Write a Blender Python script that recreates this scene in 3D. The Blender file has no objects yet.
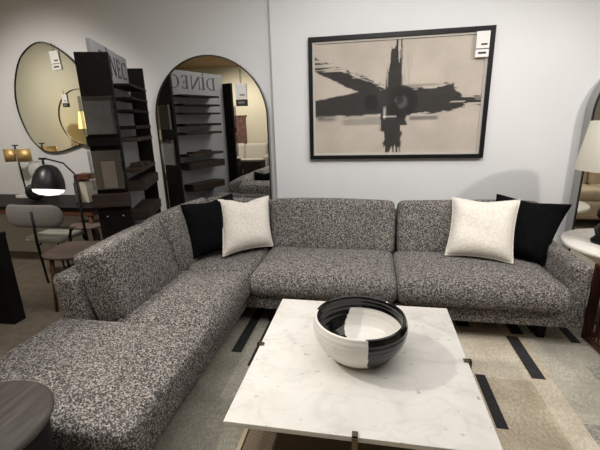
import bpy, bmesh, math, random
import numpy as np
from mathutils import Vector, Matrix
random.seed(7); RNG = np.random.default_rng(11)
sc = bpy.context.scene; COL = sc.collection
PI = math.pi

# ------------------------------------------------------------------ camera
F = 375.68; yaw, pitch, roll = 0.18676763, 0.27217254, -0.02772329
fwd = Vector((-math.sin(yaw)*math.cos(pitch), math.cos(yaw)*math.cos(pitch), -math.sin(pitch)))
rt = Vector((math.cos(yaw), math.sin(yaw), 0)); up = rt.cross(fwd)
r2 = rt*math.cos(roll)+up*math.sin(roll); u2 = -rt*math.sin(roll)+up*math.cos(roll)
cd = bpy.data.cameras.new('camera'); cam = bpy.data.objects.new('camera', cd); COL.objects.link(cam)
cd.sensor_width = 36; cd.sensor_fit = 'HORIZONTAL'; cd.lens = F/600*36; cd.clip_start = .05
M3 = Matrix((r2, u2, -fwd)).transposed()
cam.matrix_world = Matrix.Translation((0, 0, 1.5)) @ M3.to_4x4()
sc.camera = cam
sc.view_settings.view_transform = 'Standard'; sc.view_settings.look = 'None'
sc.view_settings.exposure = 0.12; sc.view_settings.gamma = 1; sc.view_settings.use_curve_mapping = False
# ------------------------------------------------------------------ world, ceiling spots and added fill lights
w = bpy.data.worlds.new('world'); sc.world = w; w.use_nodes = True
w.node_tree.nodes['Background'].inputs[0].default_value = (.9, .93, 1, 1)
w.node_tree.nodes['Background'].inputs[1].default_value = .2
def spot(name, loc, aim, power, cone=70, blend=.5, rad=.05, col=(1, .93, .84)):
    d = bpy.data.lights.new(name, 'SPOT'); d.energy = power; d.spot_size = math.radians(cone); d.spot_blend = blend
    d.shadow_soft_size = rad; d.color = col
    o = bpy.data.objects.new(name, d); COL.objects.link(o); o.location = loc
    o.rotation_euler = (Vector(aim)-Vector(loc)).to_track_quat('-Z', 'Y').to_euler()
def area(name, loc, sx, sy, power, col=(1, .96, .9), aim=None):
    d = bpy.data.lights.new(name, 'AREA'); d.shape = 'RECTANGLE'; d.size = sx; d.size_y = sy; d.energy = power; d.color = col
    o = bpy.data.objects.new(name, d); COL.objects.link(o); o.location = loc
    if aim: o.rotation_euler = (Vector(aim)-Vector(loc)).to_track_quat('-Z', 'Y').to_euler()
spot('spot_table', (-2.15, 1.66, 2.6), (-.05, 1.6, .4), 135, 62, .6, .06)
spot('spot_corner', (2.75, 1.0, 2.85), (1.2, 3.5, .9), 130, 60, .7, .07)
spot('spot_picture', (.3, 1.5, 2.9), (.25, 3.7, 1.5), 88, 95, .9, .12, (1, .97, .93))
spot('spot_ottoman', (-1.6, .3, 2.9), (-1.3, 1.5, .4), 80, 60, .8, .08)
spot('spot_desk', (-3.2, 1.7, 2.9), (-3.4, 3.6, 1.2), 130, 75, .8, .1)
spot('spot_display', (-.3, 2.2, 2.9), (-2.0, 3.0, 1.4), 60, 60, .8, .1)
area('ceiling_fill', (.4, 1.5, 2.97), 4.5, 2.6, 70, (1, .98, .95))
spot('rear_fill', (-3.4, -1.8, 2.9), (-3.6, -3.4, 1.0), 220, 110, .9, .1, (1, .90, .74))  # added fill, no fixture: brightens the rear wall seen in the arch mirror
spot('left_wall_fill', (-4.3, .8, 2.9), (-6.1, .2, 1.3), 140, 110, .9, .1, (1, .97, .90))  # added to brighten the left wall that the round mirror reflects
spot('rear_right_fill', (2.6, -.6, 2.9), (3.2, .8, .4), 120, 90, .9, .1, (1, .90, .74))  # added fill behind the camera on the right, no fixture

# ------------------------------------------------------------------ materials
def mat(name, col=(.5, .5, .5), rough=.6, metal=0, **kw):
    m = bpy.data.materials.new(name); m.use_nodes = True
    b = m.node_tree.nodes['Principled BSDF']
    b.inputs['Base Color'].default_value = (*col, 1); b.inputs['Roughness'].default_value = rough
    b.inputs['Metallic'].default_value = metal
    for k, v in kw.items(): b.inputs[k.replace('_', ' ')].default_value = v
    return m
class NT:
    def __init__(s, m): s.t = m.node_tree; s.b = s.t.nodes['Principled BSDF']
    def n(s, typ, **kw):
        x = s.t.nodes.new(typ)
        for k, v in kw.items():
            if k.startswith('i_'):
                key = k[2:].replace('_', ' ')
                x.inputs[key].default_value = v
            else: setattr(x, k, v)
        return x
    def l(s, a, b): s.t.links.new(a, b)
    def coord(s, sx=1, sy=1, sz=1, rot=(0, 0, 0)):
        c = s.n('ShaderNodeTexCoord'); mp = s.n('ShaderNodeMapping'); mp.inputs['Scale'].default_value = (sx, sy, sz)
        mp.inputs['Rotation'].default_value = rot
        s.l(c.outputs['Object'], mp.inputs[0]); return mp.outputs[0]
    def ramp(s, fac, stops, interp='LINEAR'):
        r = s.n('ShaderNodeValToRGB'); r.color_ramp.interpolation = interp
        while len(r.color_ramp.elements) < len(stops): r.color_ramp.elements.new(.5)
        for e, (p, c) in zip(r.color_ramp.elements, stops): e.position = p; e.color = (*c, 1)
        s.l(fac, r.inputs[0]); return r.outputs[0]
    def bump(s, h, strength=.3, dist=.01):
        b = s.n('ShaderNodeBump'); b.inputs['Strength'].default_value = strength; b.inputs['Distance'].default_value = dist
        s.l(h, b.inputs['Height']); s.l(b.outputs[0], s.b.inputs['Normal'])
def mottled(name, c1, c2, scale=3, rough=.7, detail=6, bump=0, **kw):
    m = mat(name, c1, rough, **kw); t = NT(m)
    n = t.n('ShaderNodeTexNoise', i_Scale=scale, i_Detail=detail); t.l(t.coord(), n.inputs['Vector'])
    t.l(t.ramp(n.outputs['Fac'], [(.3, c1), (.7, c2)]), t.b.inputs['Base Color'])
    if bump: t.bump(n.outputs['Fac'], bump, .003)
    return m
def wood(name, c1, c2, sc_=(1, 12, 12), rough=.45, scale=4):
    m = mat(name, c1, rough); t = NT(m)
    n = t.n('ShaderNodeTexNoise', i_Scale=scale, i_Detail=8, i_Distortion=.6); t.l(t.coord(*sc_), n.inputs['Vector'])
    t.l(t.ramp(n.outputs['Fac'], [(.3, c1), (.55, [(a+b)/2 for a, b in zip(c1, c2)]), (.72, c2)]), t.b.inputs['Base Color'])
    t.bump(n.outputs['Fac'], .15, .002); t.b.inputs['Specular IOR Level'].default_value = .12; return m
def tweed():
    m = mat('tweed', (.1, .1, .1), .95); t = NT(m); co = t.coord()
    v = t.n('ShaderNodeTexVoronoi', i_Scale=195.0); t.l(co, v.inputs['Vector'])
    sx = t.n('ShaderNodeSeparateColor'); t.l(v.outputs['Color'], sx.inputs[0])
    n = t.n('ShaderNodeTexNoise', i_Scale=420.0, i_Detail=2.0); t.l(co, n.inputs['Vector'])
    mx = t.n('ShaderNodeMath', operation='MULTIPLY_ADD'); t.l(n.outputs['Fac'], mx.inputs[0]); mx.inputs[1].default_value = .4
    t.l(sx.outputs[0], mx.inputs[2])
    c = t.ramp(mx.outputs[0], [(.22, (.022, .0203, .0195)), (.60, (.070, .065, .061)), (.92, (.19, .177, .167)), (1.0, (.36, .335, .315))])
    t.l(c, t.b.inputs['Base Color']); t.bump(n.outputs['Fac'], .3, .004)
    return m
def knit(name, c1, c2, scale=90, sheen=.3):
    m = mat(name, c1, .95, Sheen_Weight=sheen); t = NT(m); co = t.coord()
    n = t.n('ShaderNodeTexNoise', i_Scale=float(scale), i_Detail=4.0); t.l(co, n.inputs['Vector'])
    t.l(t.ramp(n.outputs['Fac'], [(.35, c1), (.65, c2)]), t.b.inputs['Base Color']); t.bump(n.outputs['Fac'], .6, .006)
    return m
def marble(name, base=(.74, .72, .68)):
    m = mat(name, base, .22); t = NT(m); co = t.coord()
    w1 = t.n('ShaderNodeTexNoise', i_Scale=5.0, i_Detail=7.0, i_Distortion=1.2); t.l(co, w1.inputs['Vector'])
    c1 = t.ramp(w1.outputs['Fac'], [(.3, (base[0]*.90, base[1]*.90, base[2]*.91)), (.46, base), (.7, (.78, .765, .73))])
    # faint ridged veins and small grey flecks
    r = t.n('ShaderNodeTexNoise', i_Scale=3.2, i_Detail=8.0, i_Distortion=.8); t.l(t.coord(1, 1.7, 1, (0, 0, .7)), r.inputs['Vector'])
    a = t.n('ShaderNodeMath', operation='SUBTRACT'); t.l(r.outputs['Fac'], a.inputs[0]); a.inputs[1].default_value = .5
    b = t.n('ShaderNodeMath', operation='ABSOLUTE'); t.l(a.outputs[0], b.inputs[0])
    vm = t.ramp(b.outputs[0], [(0, (.92, .92, .92)), (.03, (1, 1, 1))])
    f = t.n('ShaderNodeTexNoise', i_Scale=26.0, i_Detail=3.0); t.l(co, f.inputs['Vector'])
    fm = t.ramp(f.outputs['Fac'], [(.26, (.55, .54, .54)), (.34, (1, 1, 1))])
    m1 = t.n('ShaderNodeMix', data_type='RGBA', blend_type='MULTIPLY'); m1.inputs[0].default_value = 1
    t.l(c1, m1.inputs[6]); t.l(vm, m1.inputs[7])
    m2 = t.n('ShaderNodeMix', data_type='RGBA', blend_type='MULTIPLY'); m2.inputs[0].default_value = 1
    t.l(m1.outputs[2], m2.inputs[6]); t.l(fm, m2.inputs[7]); t.l(m2.outputs[2], t.b.inputs['Base Color'])
    return m
def pane(name, tint=(1, 1, 1), refl=.06):
    m = bpy.data.materials.new(name); m.use_nodes = True; nt = m.node_tree; nt.nodes.clear()
    o = nt.nodes.new('ShaderNodeOutputMaterial'); mx = nt.nodes.new('ShaderNodeMixShader')
    tr = nt.nodes.new('ShaderNodeBsdfTransparent'); tr.inputs[0].default_value = (*tint, 1)
    gl = nt.nodes.new('ShaderNodeBsdfGlossy'); gl.inputs['Roughness'].default_value = .02
    mx.inputs[0].default_value = refl
    nt.links.new(tr.outputs[0], mx.inputs[1]); nt.links.new(gl.outputs[0], mx.inputs[2]); nt.links.new(mx.outputs[0], o.inputs[0])
    return m
def emit(name, col, s):
    m = mat(name, col, .6); b = m.node_tree.nodes['Principled BSDF']
    b.inputs['Emission Color'].default_value = (*col, 1); b.inputs['Emission Strength'].default_value = s; return m

TWEED = tweed()
WALL = mottled('wall_paint', (.755, .765, .785), (.79, .795, .81), 1.5, .75)
WALLW = mottled('wall_beige', (.55, .52, .43), (.60, .57, .48), 1.2, .8)
CEIL = mottled('ceiling_paint', (.70, .69, .67), (.74, .73, .71), 2, .9)
CEILWOOD = wood('ceiling_timber', (.30, .20, .11), (.42, .29, .17), (1, 10, 10), .6)
FLOOR = mottled('carpet_brown', (.165, .135, .105), (.24, .195, .15), 12, .95, 8)
BLACK = mat('black_lacquer', (.006, .006, .0065), .45, Specular_IOR_Level=.25)
BLACKM = mat('black_metal', (.015, .015, .016), .4, .6)
ESP = wood('espresso_wood', (.005, .0035, .0038), (.011, .008, .008), (1, 8, 8), .5)
DKBR = wood('dark_brown_wood', (.022, .016, .013), (.048, .034, .027), (10, 1, 10), .5)
WALNUT = wood('walnut', (.085, .034, .018), (.16, .07, .038), (1, 12, 12), .4)
REDWOOD = wood('red_brown_wood', (.055, .022, .016), (.10, .042, .030), (12, 12, 1), .45)
MAUVE = wood('mauve_plywood', (.21, .155, .14), (.29, .22, .20), (1.5, 9, 9), .5)
GREYW = wood('grey_stained_wood', (.045, .040, .036), (.088, .080, .071), (9, 1.2, 9), .5, 5)
BRASS = mat('brass', (.72, .50, .22), .5, .75)
BRONZE = mat('bronze', (.16, .13, .085), .4, 1); DKBRONZE = mat('dark_bronze', (.07, .055, .042), .4, .9)
PALEBRASS = mat('pale_brass', (.62, .52, .36), .4, .8)
MIRROR = mat('mirror_silver', (.93, .93, .91), .0, 1)
MIRRORT = mat('mirror_tinted', (.80, .80, .73), .0, 1)
WHITEF = knit('cream_boucle', (.70, .655, .59), (.82, .775, .71), 60)
BLACKF = knit('black_velvet', (.003, .003, .0035), (.007, .007, .008), 90, 0); BLACKF.node_tree.nodes['Principled BSDF'].inputs['Specular IOR Level'].default_value = .05
GREYF = knit('grey_weave', (.15, .145, .135), (.27, .26, .245), 160, .1)
PALEF = knit('pale_pad', (.42, .40, .37), (.52, .50, .46), 120, .1)
BEIGEF = knit('beige_upholstery', (.46, .36, .24), (.56, .45, .31), 60, .1)
MARBLE = marble('white_marble'); MARBLE2 = marble('cream_marble', (.80, .76, .69))
CERW = mat('white_glaze', (.80, .775, .73), .28); CERB = mat('black_glaze', (.006, .006, .007), .12)
PAPER = mat('paper', (.82, .81, .80), .6); INK = mat('ink', (.03, .03, .03), .6)
GREYP = mottled('grey_panel', (.24, .245, .26), (.27, .275, .29), 4, .65)
ACR = pane('acrylic', (.86, .87, .89), .15); GLASS = pane('picture_glass', (1, 1, 1), .025)
SHADE = mat('linen_shade', (.66, .62, .53), .8); SHADE.node_tree.nodes['Principled BSDF'].inputs['Subsurface Weight'].default_value = 0
LIT = emit('lit_white_interior', (1, .94, .82), 1.25)
YELLIT = emit('lit_yellow_shade', (1, .74, .30), 1.6)

# ------------------------------------------------------------------ helpers
def tag(o, label=None, cat=None, group=None, kind=None):
    for k, v in (('label', label), ('category', cat), ('group', group), ('kind', kind)):
        if v: o[k] = v
    return o
def thing(name, label, cat, loc=(0, 0, 0), rz=0, group=None):
    o = bpy.data.objects.new(name, None); COL.objects.link(o); o.location = loc; o.rotation_euler = (0, 0, rz)
    o.empty_display_size = .05
    return tag(o, label, cat, group)
class MB:
    """collects shapes into one mesh"""
    def __init__(s): s.v = []; s.f = []; s.mi = []; s.sm = []; s.mats = []
    def add(s, verts, faces, m=None, smooth=False):
        if m is None: m = 0
        o = len(s.v); s.v += [tuple(p) for p in verts]
        for f in faces: s.f.append(tuple(i+o for i in f)); s.mi.append(m); s.sm.append(smooth)
        return s
    def box(s, x0, x1, y0, y1, z0, z1, bev=.003, m=0, M=None):
        bm = bmesh.new(); bmesh.ops.create_cube(bm, size=1)
        for v in bm.verts: v.co = Vector(((x0+x1)/2+v.co.x*(x1-x0), (y0+y1)/2+v.co.y*(y1-y0), (z0+z1)/2+v.co.z*(z1-z0)))
        if bev: bmesh.ops.bevel(bm, geom=bm.edges[:], offset=min(bev, .45*min(x1-x0, y1-y0, z1-z0)), segments=2, affect='EDGES', profile=.6)
        bm.verts.index_update()
        vs = [v.co.copy() for v in bm.verts]
        if M: vs = [M @ v for v in vs]
        s.add(vs, [[v.index for v in f.verts] for f in bm.faces], m); bm.free(); return s
    def tube(s, pts, r, n=10, m=0, close=False, cap=True):
        pts = [Vector(p) for p in pts]; N = len(pts); rs = r if isinstance(r, (list, tuple)) else [r]*N
        vs = []; prev = None
        for i, p in enumerate(pts):
            if close: d = pts[(i+1) % N]-pts[i-1]
            else: d = pts[min(i+1, N-1)]-pts[max(i-1, 0)]
            d.normalize()
            if prev is None:
                a = Vector((0, 0, 1)) if abs(d.z) < .9 else Vector((1, 0, 0)); u = d.cross(a).normalized()
            else: u = (prev-d*prev.dot(d)).normalized()
            prev = u; v = d.cross(u)
            for k in range(n):
                t = 2*PI*k/n; vs.append(p+(u*math.cos(t)+v*math.sin(t))*rs[i])
        fs = []
        for i in range(N if close else N-1):
            j = (i+1) % N
            for k in range(n): fs.append((i*n+k, i*n+(k+1) % n, j*n+(k+1) % n, j*n+k))
        if cap and not close: fs += [tuple(range(n))[::-1], tuple((N-1)*n+k for k in range(n))]
        return s.add(vs, fs, m, True)
    def lathe(s, prof, n=48, m=0, c=(0, 0, 0), cap=True, mfun=None, M=None):
        vs = []; fs = []; N = len(prof)
        for r, z in prof:
            for k in range(n): vs.append(Vector((c[0]+r*math.cos(2*PI*k/n), c[1]+r*math.sin(2*PI*k/n), c[2]+z)))
        if M: vs = [M @ v for v in vs]
        o = len(s.v); s.v += [tuple(p) for p in vs]
        for i in range(N-1):
            for k in range(n):
                s.f.append((o+i*n+k, o+i*n+(k+1) % n, o+(i+1)*n+(k+1) % n, o+(i+1)*n+k))
                s.mi.append(mfun(i, (k+.5)*2*PI/n) if mfun else m); s.sm.append(True)
        if cap:
            for i, rv in ((0, True), (N-1, False)):
                if prof[i][0] > 1e-5:
                    f = [o+i*n+k for k in range(n)]; s.f.append(tuple(f[::-1] if rv else f)); s.mi.append(m if not mfun else mfun(i, 0)); s.sm.append(False)
        return s
    def prism(s, poly, d0, d1, axis='y', m=0, smooth=False):
        n = len(poly)
        mk = {'y': lambda a, b, d: (a, d, b), 'z': lambda a, b, d: (a, b, d), 'x': lambda a, b, d: (d, a, b)}[axis]
        vs = [mk(a, b, d0) for a, b in poly]+[mk(a, b, d1) for a, b in poly]
        fs = [tuple(range(n)), tuple(range(n, 2*n))[::-1]]
        s.add(vs, fs+[(i, i+n, (i+1) % n+n, (i+1) % n) for i in range(n)], m); return s
    def soft(s, L, r, fn=None, n=10, k=5, M=None, m=0):
        """rounded box of size L, radius r, deformed by fn(p)->p"""
        def samp(l, rr):
            a = [-l/2+rr*(1-math.cos(i/k*PI/2))*1 for i in range(k)]
            mid = [-l/2+rr+(l-2*rr)*i/n for i in range(n+1)]
            return a+mid+[-x for x in a[::-1]]
        r = min(r, min(L)/2*.98)
        S = [samp(L[i], r) for i in range(3)]; idx = {}; vs = []; fs = []
        def vid(p):
            key = (round(p[0], 5), round(p[1], 5), round(p[2], 5))
            if key not in idx:
                idx[key] = len(vs)
                q = Vector([max(-L[i]/2+r, min(L[i]/2-r, p[i])) for i in range(3)]); d = Vector(p)-q
                if d.length > 1e-9: d.normalize()
                pp = q+d*r
                if fn: pp = Vector(fn(pp))
                vs.append(M @ pp if M else pp)
            return idx[key]
        for ax in range(3):
            a, b = [(1, 2), (2, 0), (0, 1)][ax]
            for sg in (-1, 1):
                for i in range(len(S[a])-1):
                    for j in range(len(S[b])-1):
                        q = []
                        for ii, jj in ((i, j), (i+1, j), (i+1, j+1), (i, j+1)):
                            p = [0, 0, 0]; p[ax] = sg*L[ax]/2; p[a] = S[a][ii]; p[b] = S[b][jj]; q.append(vid(p))
                        if len(set(q)) == 4: fs.append(tuple(q if sg > 0 else q[::-1]))
        return s.add(vs, fs, m, True)
    def build(s, name, m, parent=None):
        me = bpy.data.meshes.new(name); me.from_pydata(s.v, [], s.f)
        ms = m if isinstance(m, (list, tuple)) else [m]
        for x in ms: me.materials.append(x)
        me.polygons.foreach_set('material_index', s.mi); me.polygons.foreach_set('use_smooth', s.sm); me.update()
        bm = bmesh.new(); bm.from_mesh(me); bmesh.ops.recalc_face_normals(bm, faces=bm.faces[:]); bm.to_mesh(me); bm.free()
        o = bpy.data.objects.new(name, me); COL.objects.link(o)
        if parent: o.parent = parent
        return o
def box(name, x0, x1, y0, y1, z0, z1, m, parent=None, bev=.003):
    return MB().box(x0, x1, y0, y1, z0, z1, bev).build(name, m, parent)
def struct(o): o['kind'] = 'structure'; return o
def noise2(h, w_, sy, sx):
    a = RNG.random((int(h/sy)+3, int(w_/sx)+3))
    yy = np.linspace(0, a.shape[0]-1.001, h); xx = np.linspace(0, a.shape[1]-1.001, w_)
    y0 = yy.astype(int); x0 = xx.astype(int); fy = (yy-y0)[:, None]; fx = (xx-x0)[None]
    fy = fy*fy*(3-2*fy); fx = fx*fx*(3-2*fx)
    A = a[y0][:, x0]; B = a[y0][:, x0+1]; Cc = a[y0+1][:, x0]; D = a[y0+1][:, x0+1]
    return (A*(1-fx)+B*fx)*(1-fy)+(Cc*(1-fx)+D*fx)*fy

# ------------------------------------------------------------------ room shell
WY = 3.70; LY = 3.77
struct(box('floor', -6.2, 4.2, -3.6, 3.95, -.06, 0, FLOOR, bev=0))
struct(box('wall_back', -.930, 4.1, WY, WY+.2, 0, 3, WALL, bev=.006))
struct(box('wall_back_left', -6.1, -.930, LY, LY+.13, 0, 3, WALL, bev=0))
struct(box('wall_left', -6.2, -6.1, -3.5, LY, 0, 3, WALLW, bev=0))
struct(box('wall_right', 4.1, 4.2, -3.5, WY, 0, 3, WALLW, bev=0))
struct(box('wall_front', -6.2, 4.2, -3.6, -3.5, 0, 3, WALLW, bev=0))
cb = MB().box(-6.2, 4.2, -.4, 3.9, 3, 3.06, 0, 0).box(-6.2, 4.2, -3.6, -.4, 3, 3.06, 0, 1)
struct(cb.build('ceiling', [CEIL, CEILWOOD]))

# ------------------------------------------------------------------ rug of pieced strips
def build_rug():
    x0, x1, y0, y1 = -1.74, 2.3, .15, 3.42; zt = .012
    cols = []
    def rm(nm, c1, c2, s=75):
        m = mat(nm, c1, .95); t = NT(m)
        a = t.n('ShaderNodeTexNoise', i_Scale=float(s), i_Detail=8.0, i_Roughness=.75); t.l(t.coord(1, .6, 1), a.inputs['Vector'])
        b = t.n('ShaderNodeTexNoise', i_Scale=3.5, i_Detail=3.0); t.l(t.coord(), b.inputs['Vector'])
        mm = t.n('ShaderNodeMath', operation='MULTIPLY_ADD'); t.l(b.outputs['Fac'], mm.inputs[0]); mm.inputs[1].default_value = .6; t.l(a.outputs['Fac'], mm.inputs[2])
        t.l(t.ramp(mm.outputs[0], [(.64, [x*.8 for x in c1]), (.78, c1), (.95, c2)]), t.b.inputs['Base Color']); t.bump(a.outputs['Fac'], .3, .003); return m
    cols = [rm('rug_beige', (.50, .42, .31), (.70, .61, .48)), rm('rug_cream', (.60, .53, .42), (.76, .69, .57)),
            rm('rug_taupe', (.41, .34, .25), (.60, .52, .40)), rm('rug_greige', (.46, .43, .36), (.64, .605, .52)),
            rm('rug_charcoal', (.022, .022, .024), (.040, .040, .042)), rm('rug_green_grey', (.37, .35, .285), (.52, .50, .42)), rm('rug_worn_grey', (.27, .265, .235), (.62, .60, .54), 95)]
    mb = MB(); mb.box(x0, x1, y0, y1, 0, zt-.002, .002, 2)
    def patch(a, b, c, d, m, z): mb.add([(a, c, z), (b, c, z), (b, d, z), (a, d, z)], [(0, 1, 2, 3)], m)
    xs = [x0, -.98, -.80, -.70, -.30, .1, .46, .665, .95, 1.07, 1.32, 1.55, 2.0, x1]
    rr = random.Random(4)
    for i in range(len(xs)-1):
        y = y0
        while y < y1-.01:
            yn = min(y1, y+rr.choice([.45, .6, .75, .9]))
            c_ = xs[i]
            if xs[i+1] <= -.3: m = rr.choice([5, 5, 5, 3])
            elif c_ < .45: m = rr.choice([5, 2, 0])
            else:
                rows = {.46: [(1.5, 2), (2.05, 0), (2.62, 1), (9, 0)], .665: [(1.3, 2), (2.05, 0), (2.55, 1), (9, 2)], .95: [(2.07, 1), (2.6, 0), (9, 1)],
                        1.07: [(1.75, 6), (2.12, 3), (2.62, 3), (9, 1)], 1.32: [(2.25, 6), (2.75, 3), (9, 1)]}
                L_ = rows.get(c_, [(2.4, 6), (9, 3)])
                for yt, m in L_:
                    if y < yt-.01: break
                yn = min(y1, yt)
            patch(xs[i], xs[i+1], y, yn, m, zt); y = yn
    for a, b, c, d in [(-.89, -.818, 2.08, 2.80), (-.875, -.795, 2.86, 3.1), (-.735, -.70, 1.95, 2.60), (.645, .702, 1.655, 2.07), (.60, .635, 2.1, 2.6), (.66, .75, 2.62, 3.1), (.96, 1.035, 2.075, 2.53),
                       (1.01, 1.09, 2.56, 3.05), (1.15, 1.22, 2.60, 3.05), (1.36, 1.42, 2.50, 3.0), (-.05, .05, 2.7, 3.1)]:
        patch(a, b, c, d, 4, zt+.0006)
    o = mb.build('rug', cols)
    tag(o, 'pale beige pieced rug with scattered black dashes under the sofa and coffee table', 'rug')
build_rug()

# ------------------------------------------------------------------ sectional sofa
sofa = thing('sectional_sofa', 'large L-shaped charcoal tweed sectional sofa with backless end seat', 'sofa', (0, 0, 0.0))
def seat(name, x0, x1, y0, y1, z0, z1, crown=.022, front=None, r=.05, n=12):
    cx, cy, cz = (x0+x1)/2, (y0+y1)/2, (z0+z1)/2; L = (x1-x0, y1-y0, z1-z0)
    ph = random.random()*6
    def fn(p):
        u, v, q = 2*p.x/L[0], 2*p.y/L[1], 2*p.z/L[2]
        z = p.z+crown*(1-abs(u)**3)*(1-abs(v)**3)*(q*.5+.5)+.004*math.sin(7*p.x+ph)*math.sin(6*p.y+ph)*(q*.5+.5)
        b = .012*(1-q*q)
        x = p.x+(b if u > 0 else -b)*abs(u)**4; y = p.y+(b if v > 0 else -b)*abs(v)**4
        if front == '-y': y += -.02*max(0, -v)**3*(.5-.5*q)*0+.02*max(0, -v)**3*(q > 0)*q
        if front == '+x': x -= .02*max(0, u)**3*(q > 0)*q
        return (cx+x, cy+y, cz+z)
    return MB().soft(L, r, fn, n, 5).build(name, TWEED, sofa)
def back(name, M, L, crown=.020, n=12, r=.045):
    """upright cushion: local x = width, y = thickness (front is -y), z = height"""
    ph = random.random()*6
    def fn(p):
        u, v, q = 2*p.x/L[0], 2*p.y/L[1], 2*p.z/L[2]
        k = (1-abs(u)**3)*(1-abs(q)**3)
        y = p.y-crown*k*(v < 0)*abs(v)+.4*crown*k*(v > 0)*v
        z = p.z+.007*(1-abs(u)**3)*(q > 0)*q+.005*math.sin(5*p.x+ph)*(q > 0)*q
        x = p.x+.010*(1-q*q)*(1 if u > 0 else -1)*abs(u)**4
        return (x, y+.004*math.sin(9*p.x+ph)*math.sin(8*p.z), z)
    return MB().soft(L, r, fn, n, 5, M).build(name, TWEED, sofa)
# seat cushions
seat('seat_cushion', -.838, .196, 2.385, 3.06, .265, .440, front='-y')
seat('seat_cushion',   .214, 1.265, 2.385, 3.06, .265, .440, front='-y')
seat('seat_cushion', -1.42, -.858, 2.488, 3.06, .265, .430, crown=.012)
seat('seat_cushion', -1.42, -.840, 1.702, 2.452, .255, .438, front='+x')
seat('end_seat', -1.735, -.825, .945, 1.672, .255, .449, crown=.014, r=.034)
# base rails
bm_ = MB(); bm_.box(-1.72, 1.372, 2.432, 3.42, .155, .262, .012); bm_.box(-1.72, -.885, .985, 2.44, .155, .252, .012)
bm_.build('base', TWEED, sofa)
# back frames behind the cushions: wedge profile
def wedge(pts, a0, a1, axis):
    return MB().prism(pts, a0, a1, axis)
fr = MB().soft((2.98, .16, .45), .04, lambda p: (p.x-.11, p.y+3.27+.10*(p.z+.225)/.45*.6, p.z+.49), 14, 4)
fr.build('back_frame', TWEED, sofa)
fr = MB().soft((.16, 1.76, .47), .035, lambda p: (p.x-1.640-.03*(p.z+.235)/.47, p.y+2.535, p.z+.465), 14, 4)
fr.build('back_frame', TWEED, sofa)
# back cushions
def upM(cx, cy, z0, rz, lean):
    return Matrix.Translation((cx, cy, z0)) @ Matrix.Rotation(rz, 4, 'Z') @ Matrix.Rotation(-lean, 4, 'X')
def bk(cx, cy, wd, th, h, rz, lean, z0=.415, r=.045):
    return back('back_cushion', upM(cx, cy, z0, rz, lean) @ Matrix.Translation((0, th/2, h/2)), (wd, th, h), r=r)
lean = math.radians(14)
bk(-.313, 3.00, 1.045, .20, .45, 0, lean)
bk(.775, 3.00, 1.065, .20, .45, 0, lean)
bk(-1.165, 3.05, .62, .19, .44, 0, lean)
bk(-1.330, 2.037, .635, .215, .455, PI/2, lean+.02, r=.035)
bk(-1.345, 2.795, .76, .205, .458, PI/2, lean+.03, r=.035)
# arm
def armfn(p):
    q = (p.z+.22)/.44; back_ = (p.y+.5)/1.0
    x = p.x+.012*q*q; z = p.z*(.93+.07*back_)-.0
    return (x+1.320, p.y+2.92, z+.375)
MB().soft((.112, .98, .44), .04, armfn, 12, 5).build('arm', TWEED, sofa)
for x, y in [(1.185, 2.56), (1.25, 3.3), (-.72, 2.53), (-.98, 1.10), (-1.60, 1.10), (-1.60, 3.3), (.2, 3.3)]:
    MB().prism([(-.022, 0), (.022, 0), (.034, .148), (-.034, .148)], -.022, .022, 'y').build('leg', ESP, sofa).location = (x, y, .012)

# ------------------------------------------------------------------ throw pillows
def pillow(name, label, BL, BR, TL, TR, T, m, chop=0., wrinkle=.007):
    BL, BR, TL, TR = map(Vector, (BL, BR, TL, TR))
    c = (BL+BR+TL+TR)/4; X = ((BR-BL)+(TR-TL))/2; Y = ((TL-BL)+(TR-BR))/2
    N = X.cross(Y).normalized()
    root = thing(name, label, 'pillow', ((BL+BR)/2)[:], 0, 'throw pillows on the sofa')
    base = (BL+BR)/2
    n = 28; mb = MB(); ph = random.random()*9
    def surf(u, v, sg):
        px = u*(1-.085*(1-v*v)*abs(u)**1.5); py = v*(1-.095*(1-u*u)*abs(v)**1.5)
        t = T/2*(max(0, (1-u**4))**.6)*(max(0, (1-v**4))**.6)
        t += wrinkle*math.sin(6*u+3*v+ph)*math.sin(4*v-3*u+ph)*(1-u*u)*(1-v*v)
        py -= chop*math.exp(-(u/.38)**2)*max(0, v)**2
        t *= 1-.8*chop*math.exp(-(u/.3)**2)*max(0, v)
        # bilinear of the corners keeps the sagging outline
        a, b = (px+1)/2, (py+1)/2
        p = BL*(1-a)*(1-b)+BR*a*(1-b)+TL*(1-a)*b+TR*a*b
        return p+N*sg*t-base
    for sg in (1, -1):
        vs = []; fs = []
        for j in range(n+1):
            for i in range(n+1):
                u = math.sin((i/n*2-1)*PI/2); v = math.sin((j/n*2-1)*PI/2); vs.append(surf(u, v, sg))
        for j in range(n):
            for i in range(n):
                a = j*(n+1)+i; fs.append((a, a+1, a+n+2, a+n+1))
        mb.add(vs, fs, 0, True)
    cov = mb.build('cover', m, root)
    loop = []
    k = 14
    for i in range(k): loop.append(surf(-1+2*i/k, -1, 0))
    for i in range(k): loop.append(surf(1, -1+2*i/k, 0))
    for i in range(k): loop.append(surf(1-2*i/k, 1, 0))
    for i in range(k): loop.append(surf(-1, 1-2*i/k, 0))
    MB().tube(loop, .0065, 6, close=True).build('piping', m, cov)
pillow('throw_pillow', 'cream woven pillow in the sofa corner, in front of a black one', (-1.135, 2.66, .47), (-.80, 2.955, .47), (-1.235, 2.90, .88), (-.885, 3.20, .852), .20, WHITEF, .13)
pillow('throw_pillow', 'black pillow in the sofa corner, half behind a cream one', (-1.355, 2.58, .47), (-1.05, 2.88, .47), (-1.465, 2.69, .875), (-1.165, 3.04, .905), .14, BLACKF, .06)
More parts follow.
